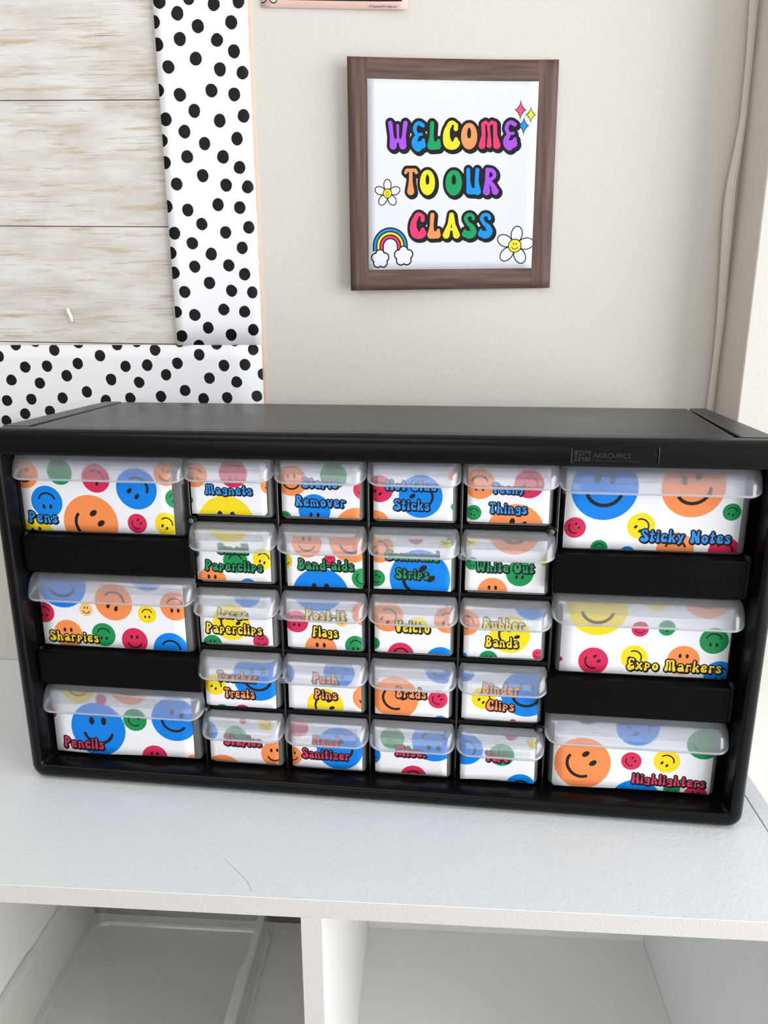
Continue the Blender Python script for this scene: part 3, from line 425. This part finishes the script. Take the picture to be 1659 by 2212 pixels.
# ---------------------------------------------------------------- drawer cabinet (own axes: x along its front, y back, z up)
W_, H_, D_ = 508, 262.7, 162
cab = thing('drawer_cabinet', 'black plastic small-parts cabinet of many clear-fronted drawers with smiley cards', 'drawer cabinet', (0, 0, 0), -.053)
DIV = [254 + 61.14 * k for k in range(-2, 3)]
ROW = [15.2, 62.5, 109.9, 157.2, 204.5]; BIG = [15.2, 102.3, 189.2]
def cabinet_shell():
    def lp(i, y, r, l=0, b=0, t=0, rr=0): return [(x, y, z) for x, z in rrect(i + l, W_ - i - rr, i * .9 + b, H_ - i - t, max(r, .3), 6)]
    bm = bmesh.new(); f = []
    f.append(lp(3.2, 13, 9)); f.append(lp(.5, 12.6, 9.5)); f.append(lp(0, 11.5, 10)); f.append(lp(0, 8, 10))
    for a in (18, 36, 54, 72, 90):
        s, c = math.sin(math.radians(a)), math.cos(math.radians(a)); f.append(lp(7.2 * (1 - c), 8 * (1 - s), 10 - 4 * (1 - c)))
    f.append(lp(8, 0, 5.5, b=1.6, t=6.5))
    f.append(lp(8.9, .25, 5, b=2, t=6.8)); f.append(lp(9.7, .9, 4, b=2.2, t=7.0)); f.append(lp(10.3, 2.2, 3.5, b=2.6, t=7.2)); f.append(lp(11.6, 18, 2.5, b=1.2, t=7.2)); f.append(lp(12, 40, 2, b=1, t=6))
    loft(bm, f); o = obj('front_frame', bm, BLK, cab, smooth=True, angle=60)
    bm = bmesh.new()                                                              # body behind the frame
    g = [lp(5, 13, 6), lp(4.6, 14, 6), lp(4.6, D_ - 3, 6), lp(6.5, D_, 5)]
    loft(bm, g); loft(bm, [lp(11.8, 14, 3, b=1, t=6), lp(11.8, D_ - 3, 3, b=1, t=6)])
    box(bm, 6, W_ - 6, D_ - 3, D_ - .6, 5, H_ - 6)
    obj('body', bm, BLKD, cab, smooth=True, angle=50)
    bm = bmesh.new()                                                              # top plate between two long grooves
    for pts, z0, z1 in (([(27.5, 13.2), (477.5, 13.2), (487, 158), (22.8, 158)], H_ - 5, H_ - .1), ([(6.5, 13.2), (25.3, 13.2), (21.2, 158), (6.5, 158)], H_ - 5, H_ + .3), ([(480.5, 13.2), (501.5, 13.2), (501.5, 158), (489, 158)], H_ - 5, H_ + .3)):
        lo = [bm.verts.new((x, y, z0)) for x, y in pts]; hi = [bm.verts.new((x, y, z1)) for x, y in pts]
        bm.faces.new(lo[::-1]); bm.faces.new(hi)
        for i in range(4): bm.faces.new((lo[i], lo[(i + 1) % 4], hi[(i + 1) % 4], hi[i]))
    obj('top_plate', bm, BLKT, cab, bevel=.7)
    for i, x in enumerate(DIV): boxo('divider', BLKV, cab, x - .9, x + .9, 17.2, 158, 11.5, 252, bevel=.55)
    for x0, x1 in zip(DIV[:-1], DIV[1:]):
        for z in ROW[1:]: boxo('shelf', BLKD, cab, x0 + .9, x1 - .9, 17.6, 158, z - 5.2, z - 2.2, bevel=.5)
    for x0, x1 in ((12, DIV[0] - .9), (DIV[4] + .9, 496)):
        for z in BIG[1:]: boxo('shelf', BLKD, cab, x0, x1, 19, 158, z - 4.6, z - 1.8, bevel=.5)
    for x0, x1, s in ((13.2, 134.6, 0), (374.6, 492.2, 0)):
        for z0, z1 in ((74.4, 100.4), (161.3, 187.2)): boxo('blank_panel', BLKS, cab, x0, x1, 8, 22, z0, z1, bevel=1.6, seg=3)
    for z0, z1 in ((72.5, 102.3), (159.4, 189.1)):                                 # stepped guides on the side walls
        for x0, x1 in ((11.2, 14.6), (491, 496.4)): boxo('guide', BLKD, cab, x0, x1, 12.5, 24, z0, z1, bevel=1.4)
    for x, z in ((133.6, 199.9), (372.8, 199.9), (134.1, 58), (372.4, 57.8)):
        bm = bmesh.new(); loft(bm, [[(x + r * math.cos(a), y, z + r * math.sin(a)) for a in np.linspace(0, 2 * math.pi, 20, endpoint=False)] for r, y in ((3.6, 19), (3.6, 15.2), (3.1, 14.8), (2.1, 14.9))][::-1], cap='start'); o = obj('post', bm, BLKD, cab, smooth=True)
        bm = bmesh.new(); loft(bm, [[(x + r * math.cos(a), y, z + r * math.sin(a)) for a in np.linspace(0, 2 * math.pi, 16, endpoint=False)] for r, y in ((.4, 13.8), (1.3, 14), (1.8, 14.5), (1.8, 16))], cap='both'); obj('peg', bm, GREYP, o, smooth=True)['label'] = 'grey peg'
    # name plate
    bm = bmesh.new(); loft(bm, [[(x, y, z) for x, z in rrect(379.6 + i, 431 - i, 247 + i, 258.4 - i, 1.2, 3)] for i, y in ((0, 1.5), (0, -.35), (.35, -.6), (.8, -.35), (.9, -.05))], cap='end')
    pl = obj('name_plate', bm, BLKD, cab, smooth=True, angle=30)
    words('lettering', 'AKRO-MILS', 4.3, LETT, pl, (392.6, -.1, 251.2), .22, 0, 1.02, .07)
    words('lettering', '\u00ae', 2.3, LETT, pl, (427.3, -.1, 253.4), .2)
    words('lettering', 'A Myers Industries Company', 2.15, LETT, pl, (391.6, -.1, 248.9), .15, .3, 1.12)
    bm = bmesh.new()
    for x0, x1, z0, z1 in ((381.8, 383.6, 252.4, 255.6), (384.2, 386, 254.2, 255.6), (384.2, 386, 252.4, 253.6), (386.6, 387.5, 252.4, 255.6), (388.1, 389.6, 254.2, 255.6), (390.1, 391, 252.4, 255.6), (381.8, 383.6, 250.8, 251.8), (381.8, 383.6, 249, 250.2), (384.2, 385.4, 249, 251.8), (386, 387.5, 250.4, 251.8), (386.6, 387.5, 249, 250), (388.1, 389.6, 249, 251.8), (390.1, 391, 249, 251.8)):
        box(bm, x0, x1, -.35, .1, z0, z1)
    obj('emblem', bm, LETT, pl)
cabinet_shell()

def hood_bm(x0, x1, zt, big):
    YB, YF, r, n, S = 17.0, 4.2, 8.5, 10, 20
    out = [(x0, YB), (x0, (YB + YF + r) / 2)] + [(x0 + r - r * math.cos(a), YF + r - r * math.sin(a)) for a in np.linspace(0, math.pi / 2, n)]
    m = 30 if big else 20; f = .90 if big else .80; xa, xb = x0 + (x1 - x0) * (1 - f) / 2, x1 - (x1 - x0) * (1 - f) / 2
    mid = [(x, YF) for x in sorted([xa, xa + .05, xb - .05, xb] + list(np.linspace(x0 + r, x1 - r, m)[1:-1])) if x0 + r < x < x1 - r]
    out = out + mid + [(x0 + x1 - x, y) for x, y in out[::-1]]
    bm = bmesh.new(); loops = []
    for k in range(S + 1):
        s = k / S; a = s * math.pi / 2; g = math.sin(a) ** .9; dz0 = -15.8 * (1 - math.cos(a)) ** .92
        l = []
        for x, y in out:
            ix, iy = min(max(x, x0 + 2.5), x1 - 2.5), YB
            rib = 0; dz = dz0 * (1 - .30 * max(0, (y - YF) / (YB - YF)))
            if xa + .01 < x < xb - .01 and .2 < s < .72: rib = 0
            l.append((ix + (x - ix) * g, iy + (y - iy) * g - rib * .8, zt + dz + rib * .6))
        loops.append(l)
    loft(bm, loops, closed=False)
    return bm
PLAIN = {'Sharpies': 'with yellow wording, middle wide drawer on the left', 'Expo Markers': 'with yellow wording, middle wide drawer on the right',
         'Band-aids': 'with green wording over a big blue smiley, right of the green Paperclips drawer', 'Command Strips': 'with green wording ending in Strips', 'White Out': 'with green wording over a green smiley, at the right end of its row',
         'Post-it Flags': 'with yellow wording ending in Flags', 'Velcro': 'with one yellow word half under the pull, above the Brads drawer'}
def drawer(c, i, big):
    s, x0, z0, w, h, col, lines, faces = c
    col_i = None
    if big:
        b = min(BIG, key=lambda v: abs(v - z0)); left = x0 < 200
        tx0, tx1 = (13.5, DIV[0] - 1.8) if left else (DIV[4] + 1.8, 495.2); hx0, hx1 = (12.3, DIV[0] + 1) if left else (DIV[4] + .3, 494.6); top = b + 54.6
    else:
        b = min(ROW, key=lambda v: abs(v - z0)); k = min(range(4), key=lambda q: abs(DIV[q] + 2.6 - x0))
        tx0, tx1 = DIV[k] + 1.6, DIV[k + 1] - 1.6; hx0, hx1 = DIV[k] + 1.3, DIV[k + 1] - 1.3; top = b + 40.9
    inks = {'B': 'blue', 'G': 'green', 'Y': 'yellow', 'O': 'orange', 'R': 'crimson'}
    st = b + (top - b) * .62; e = 2.6 if big else 1.2
    def lp(i, z, r, yb=150): return [(x, y, z) for x, y in rrect(tx0 + i, tx1 - i, 17.5 + min(i, .5) + (i > 3) * 1.2, yb - i, max(r, .6), 4)]
    bm = bmesh.new(); loft(bm, [lp(e + 1.2, b - 1.6, 3), lp(e, b, 3.4), lp(e, st, 3.4), lp(.3, st + 1.2, 3.2), lp(.3, top - .2, 3.2), lp(1.5, top - .2, 2.4), lp(1.5, st + 1.4, 2.4), lp(e + 1.2, st, 2.2), lp(e + 1.2, b, 2.2)], cap='both')
    d = obj('drawer', bm, TRAY, cab, smooth=True, angle=40)
    d['label'] = f"{'wide' if big else 'small'} clear drawer with a smiley card " + PLAIN.get(s, f'reading {s} in {inks[col]} letters')
    hd = obj('pull', hood_bm(hx0, hx1, top + .3, big), HOOD, d, smooth=True, angle=28); m = hd.modifiers.new('thickness', 'SOLIDIFY'); m.thickness = 1.0 * MM; m.offset = -1
    gb = bmesh.new(); f = .90 if big else .78; ga, gc = hx0 + (hx1 - hx0) * (1 - f) / 2, hx1 - (hx1 - hx0) * (1 - f) / 2
    for q in range(11):                                                          # fine moulded ribs across the pull
        P = []
        for sv, up in ((.20 + q * .046, 0), (.20 + q * .046 + .010, .26), (.20 + q * .046 + .020, 0)):
            a = sv * math.pi / 2; g = math.sin(a) ** .9; dz = -15.8 * (1 - math.cos(a)) ** .92
            P.append((17 - 12.8 * g - up - .04, top + .34 + dz + up * .6))
        loft(gb, [[(x, y, z) for y, z in P] for x in (ga, gc)], closed=True, cap='both')
    obj('grip_ribs', gb, RIBS, d)
    rb = bmesh.new(); rr = 8.5; pth = [(hx0 - .1, 16.5), (hx0 - .1, 14)] + [(hx0 - .1 + rr - rr * math.cos(a), 4.1 + rr - rr * math.sin(a)) for a in np.linspace(0, math.pi / 2, 8)]
    pth = pth + [(hx0 + hx1 - x, y) for x, y in pth[::-1]]
    loft(rb, [[(x + k * (1 if x < (hx0 + hx1) / 2 else -1) * (1 if y > 4.2 + rr * .5 else .2), y + k, top + z * (1 - .30 * max(0, (y - 4.2) / 12.8))) for x, y in pth] for k, z in ((0, -14.6), (-.35, -15.1), (-.3, -15.9), (.3, -16.2), (.9, -15.9), (.9, -14.8), (0, -14.6))], closed=False)
    obj('pull_edge', rb, HRIM, d, smooth=True, angle=180)
    rnd = random.Random(i * 5 + 3); bow = rnd.uniform(.05, .35); tilt = rnd.uniform(-.006, .006); wave = 1.6 if s in ('Highlighters', 'Pencils', 'Tape') else rnd.uniform(0, .5)
    def card(u, v):
        q = (1 - v) ** 3
        return (x0 + w * u + tilt * h * (v - .5), 17.15 - bow * math.sin(math.pi * u) * (1 - v) - wave * q * (.5 + .5 * math.cos(u * math.pi * 1.4 + i)) , z0 + h * v + (wave * .5 * q * math.sin(u * 5 + i)) + tilt * w * (u - .5) * .5)
    grid_uv('label_card', card, 12, 8, card_print(c), d, thick=.22)
    if s in ('Post-it Flags', 'Push Pins', 'White Out'):                          # moulding flash left at the corner of a pull
        bm = bmesh.new(); cx, cz = hx0 + 1, top - 14
        loft(bm, [[(cx + r * 1.15 * math.cos(a), 5.6 + y + .25 * r, cz + r * .8 * math.sin(a)) for a in np.linspace(0, 2 * math.pi, 14, endpoint=False)] for r, y in ((3.2, .5), (3.4, .2), (3.2, 0), (2.2, -.1))], cap='both'); obj('moulding_flash', bm, HOOD, d, smooth=True)
for i, c in enumerate(CARDS): drawer(c, i, i < 6)

# ---------------------------------------------------------------- bulletin board
board = thing('bulletin_board', 'whitewashed wood plank bulletin board backing on a peach sheet', 'bulletin board', (-420, YW, 232))
boxo('backing_sheet', PEACH, board, -480, 568.3, -.5, -.05, 0, 880)['label'] = 'peach backing sheet edge'
for k in range(9):
    za = -18 + 97.1 * k; zb = za + 96.4
    za = max(za, 4); 
    bm = bmesh.new(); pts = [(-478, za), (540, za), (540, zb), (-478, zb)]
    f_ = []
    for y in (-.55, -1.3): f_.append([bm.verts.new((x, y, z - .015 * (x - 420) - (97.1 - 96.4) * 0 )) for x, z in pts])
    bm.faces.new(f_[1]); bm.faces.new(f_[0][::-1])
    for i in range(4): bm.faces.new((f_[0][i], f_[0][(i + 1) % 4], f_[1][(i + 1) % 4], f_[1][i]))
    bmesh.ops.recalc_face_normals(bm, faces=bm.faces)
    obj('plank', bm, PLANK, board, bevel=.25)
for k in range(8):
    z = -18 + 97.1 * (k + 1) - .35
    bm = bmesh.new(); v = [bm.verts.new((x, y, z + dz - .015 * (x - 420))) for x in (-478, 540) for y in (-.5, -.9) for dz in (-.5, .5)]
    for f in ((0, 1, 3, 2), (4, 6, 7, 5), (0, 4, 5, 1), (2, 3, 7, 6), (1, 5, 7, 3), (0, 2, 6, 4)): bm.faces.new([v[i] for i in f])
    obj('plank_joint', bm, SEAM, board)
def dots_print(name, dots, x0, z0, w, h, seed):
    a = Art(w, h, 6, (246, 246, 249)); rn = random.Random(seed)
    for x, z in dots:
        st = [[(x - x0 + rn.uniform(-.12, .12) + .5 * math.cos(t), z - z0 + .75 * math.sin(t) + rn.uniform(-.12, .12), 4.25 + rn.uniform(-.2, .2)) for t in np.linspace(0, 6, 6)]]
        a.strokes(st, (18, 17, 18))
    return print_mat(name, a)
up = grid_uv('border_strip', lambda u, v: (72 + 74.4 * u, YW - 1.9 - 3.6 * (1 - u) ** 2.5 - .5 * math.sin(v * 9) * (1 - u), 309 + 780 * v), 10, 40, dots_print('dots_upright', DOTS_UP, 72, 309, 74.4, 268, 4), None, .3, (1, 780 / 268))
tag(up, 'white border strip with black dots running up the right side of the bulletin board', 'border trim', 'dotted border strips')
ac = grid_uv('border_strip', lambda u, v: (-900 + 1046.2 * u, YW - 4.2 - .5 * v * (1 - v), 234.2 + 75 * v), 40, 6, dots_print('dots_across', DOTS_ACROSS, -104, 234.2, 250.2, 75, 9), None, .3, (1046.2 / 250.2, 1))
for l in ac.data.uv_layers[0].data: l.uv.x -= (1046.2 / 250.2) % 1
tag(ac, 'white border strip with black dots running along the bottom of the bulletin board', 'border trim', 'dotted border strips')
sc_ = grid_uv('paper_scrap', lambda u, v: (-22.6 - 1.6 * v + (u - .5) * (1.2 + 3.4 * math.sin(.35 + v * 2.3)) + .8 * math.sin(v * 5), YW - 2.2 - 3.6 * math.sin(u * 2.2 + .3) * math.sin(.5 + v * 2.2), 328.6 + 12 * v), 8, 12, PAPER, None, .3)
tag(sc_, 'small curled white scrap of torn paper stuck on the lowest wood plank', 'paper scrap')

# ---------------------------------------------------------------- welcome poster
poster = thing('welcome_poster', 'brown-bordered paper poster reading WELCOME TO OUR CLASS on the cream wall', 'poster', (308, YW, 442))
def bil(c, u, v):
    (ax, az), (bx, bz), (cx, cz), (dx, dz) = c
    return (ax * (1 - u) + bx * u) * (1 - v) + (cx * (1 - u) + dx * u) * v, (az * (1 - u) + bz * u) * (1 - v) + (cz * (1 - u) + dz * u) * v
def curl(x, z):
    u, v = min(max((x - 224.5) / 166, 0), 1), min(max((z - 355) / 173, 0), 1)
    return YW - 1.6 - 10 * (1 - u) ** 1.5 - 1.6 * u ** 6 - 1.3 * math.sin(u * 3.1) * (1 - v) ** 3 + .6 * math.sin(v * 4)
def sheet(cs, off):
    def f(u, v):
        x, z = bil(cs, u, v); return (x - 308, curl(x, z) - off - YW, z - 442)
    return f
grid_uv('brown_border', sheet(((225.8, 354.0), (391.6, 355.8), (225.2, 528.7), (389.6, 525.3)), 0), 24, 24, BROWN, poster, .25)['label'] = 'brush-streaked brown border paper'
pa = Art(135, 142, 7, (226, 228, 237))
def PX(x, z):
    u = (x - 240.2) / 135; zb, zt = 370.8 + .7 * u, 514.6 - 4.2 * u
    return u * 135, (z - zb) / (zt - zb) * 142
P_, Bl, Gr, Ye, Or, Pk = (168, 82, 232), (10, 148, 240), (18, 156, 92), (254, 222, 44), (254, 152, 92), (244, 60, 110)
def pt(s, x0, z0, x1, h, cols):
    a, b = PX(x0, z0); c, d = PX(x1, z0); pa.text(s, a, b, c, d, h, cols, .09, (.05, -.05), (22, 20, 24))
pt('WELCOME', 255.6, 462.6, 360.6, 21.5, [P_, Bl, Gr, Ye, Or, Pk, P_])
pt('TO', 268.6, 428.6, 295.4, 21.2, [Or, Ye]); pt('OUR', 302.2, 428.3, 347.6, 21.2, [Gr, Bl, P_])
pt('CLASS', 273.8, 395.1, 342.6, 20.6, [Pk, Or, Ye, Gr, Bl])
BK = (26, 24, 26)
def flower(x, z, rc, rp, a0, art=None, off=None):
    A = art or pa; cx, cz = off or PX(x, z)
    for k in range(5):
        t = math.radians(a0 + 72 * k); A.ellipse(cx + rp * math.cos(t), cz + rp * math.sin(t), rc * 1.16, rc * .80, t, (230, 232, 240), .55 + rc * .05, BK)
    A.circle(cx, cz, rc + .45, BK); A.smiley(cx, cz, rc * .95, (252, 222, 60), 88, BK)
flower(255.9, 430.4, 3.3, 6.3, 90); flower(360.9, 389.2, 5.1, 9.2, 82)
cx, cz = PX(258.2, 386.4)
for rr, col in ((14.5, BK), (13.4, Bl), (11.7, BK), (10.7, Ye), (9.0, BK), (8.0, Pk), (6.3, BK), (5.3, (226, 228, 237))):
    pa.strokes([arc(cx, cz, rr * .5, rr * .62, 0, 180, rr * .5, rr * .5, 16)] if False else [[(cx, cz, rr), (cx, cz + 3.2, rr)]], col)
w = pa.win(cx - 15, cz - 16, cx + 15, cz - 1.5)
pa.fill(w[0], np.full(w[1].shape, -9.), (226, 228, 237))
def cloud(x, z, r):
    a, b = PX(x, z)
    blobs = [(a + r * .62 * math.cos(math.radians(t)), b + r * .62 * math.sin(math.radians(t)), r * .48) for t in (20, 92, 164, 236, 308)]
    for g, col in ((1.0, BK), (0, (230, 232, 240))):
        for q in blobs: pa.circle(q[0], q[1], q[2] + g, col)
        pa.circle(a, b, r * .7 + (g * .2), col if g == 0 else BK)
    pa.circle(a, b, r * .72, (230, 232, 240))
cloud(249.8, 379.4, 6.2); cloud(269.2, 381.6, 6.6)
def spark(x, z, a, b, col):
    cx, cz = PX(x, z)
    for g, k in ((1.3, BK), (0, col)):
        w = pa.win(cx - a - 1, cz - b - 1, cx + a + 1, cz + b + 1); A_, B_ = a + g * .9, b + g * 1.2
        pa.fill(w[0], ((np.abs(w[1] - cx) / A_) ** .62 + (np.abs(w[2] - cz) / B_) ** .62 - 1) * min(a, b) * .8, k)
spark(361.7, 490.6, 4.0, 6.6, (244, 84, 122)); spark(369.9, 487, 3.6, 5.2, Ye); spark(364.7, 479.2, 3.6, 6.0, Bl)
grid_uv('white_sheet', sheet(((240.9, 370.6), (375.7, 371.5), (240.8, 513.2), (374.9, 510.4)), .28), 20, 20, print_mat('print_welcome', pa), poster, .2)

# ---------------------------------------------------------------- pink schedule poster, its lower edge in view
pk = Art(115, 130, 6, (253, 213, 200))
def rect(A, x0, y0, x1, y1, col):
    w = A.win(x0, y0, x1, y1); A.fill(w[0], np.maximum(np.maximum(x0 - w[1], w[1] - x1), np.maximum(y0 - w[2], w[2] - y1)), col)
rect(pk, 7.2, 5.3, 110.3, 124, (24, 18, 22))
for r_ in range(5):
    for a_, b_ in ((9, 25.6), (27.2, 46.5), (48.1, 67.3), (68.9, 88.0), (89.6, 108.8)): rect(pk, a_, 7.6 + r_ * 23.2, b_, 7.6 + r_ * 23.2 + 21.6, (244, 244, 252))
flower(0, 0, 3.2, 6.0, 90, pk, (5.4, 11.6))
pink = thing('schedule_poster', 'pink-edged poster with a black-ruled grid, only its lower edge showing above the welcome poster', 'poster', (157, YW, 567.6))
pink.rotation_euler = (0, .044, 0)
grid_uv('poster_sheet', lambda u, v: (115 * u, -1.4 - 2.2 * u ** 4 * (1 - v) ** 2, 130 * v), 14, 10, print_mat('print_schedule', pk), pink, .25)
words('caption', '\u00a9 Teaching With Coffee And Mascara', 1.95, plain('caption_ink', (70, 60, 62), .7), pink, (85.2, -3.0, 1.0), .02, 0, .93)

# ---------------------------------------------------------------- ribbed strip in the corner
TLP = [(528, 562.1), (529.6, 531.3), (530.3, 505.3), (530.4, 480.1), (528.9, 463), (526.3, 439.5), (525.0, 419), (526.0, 394.5), (528, 360.5), (529.6, 328.5), (530, 299.1), (529.4, 274), (529.1, 255.1)]
TRP = [(534.4, 562), (535, 543.6), (535.6, 521.7), (535.9, 480), (535.3, 456.9), (534.5, 436.7), (535.0, 399), (535.4, 368.1), (536.2, 331.8), (535.8, 312.4), (535.1, 282.5), (534.6, 253.6)]
def itp(P, z):
    Q = sorted((b, a) for a, b in P); return float(np.interp(z, [q[0] for q in Q], [q[1] for q in Q]))
def strip(u, v):
    z = 2 + 900 * v; a, b = itp(TLP, z), itp(TRP, z); bulge = max(0, itp([(0, 250), (1.2, 330), (6, 420), (1, 500), (0, 560)], z))
    return (a + (b - a) * u, YW - 4.5 - 1.3 * abs(math.sin(u * math.pi * 4)) * (1 if u < .78 else .3) - 1.6 * math.sin(math.pi * min(u * 1.2, 1)) - bulge * .5 * (1 - abs(2 * u - 1) ** 2), z)
tr = grid_uv('cord_cover', strip, 32, 180, CORD, None, .5)
tag(tr, 'pale ribbed vinyl strip bulging away from the wall corner beside the window', 'cord cover')

# ---------------------------------------------------------------- a hair on the shelf
bm = bmesh.new(); L_ = [(165 + 26 * t, -84 - 14 * t + 2.5 * math.sin(t * 3), .12) for t in np.linspace(0, 1, 14)]
L_ = [(168.6, -74.5), (171.5, -77), (175, -80.5), (179, -84), (183, -87.8), (187, -92), (190, -96.5), (191.5, -99.5)]
loft(bm, [[(x + .09 * math.cos(a), y + .09 * math.sin(a) * .7, .10 + .08 * math.sin(a)) for a in (0, 2.1, 4.2)] for x, y in L_], cap='both')
tag(obj('hair', bm, plain('dark_hair', (120, 116, 114), .5), smooth=True), 'thin dark hair lying on the white top in front of the drawer cabinet', 'hair')
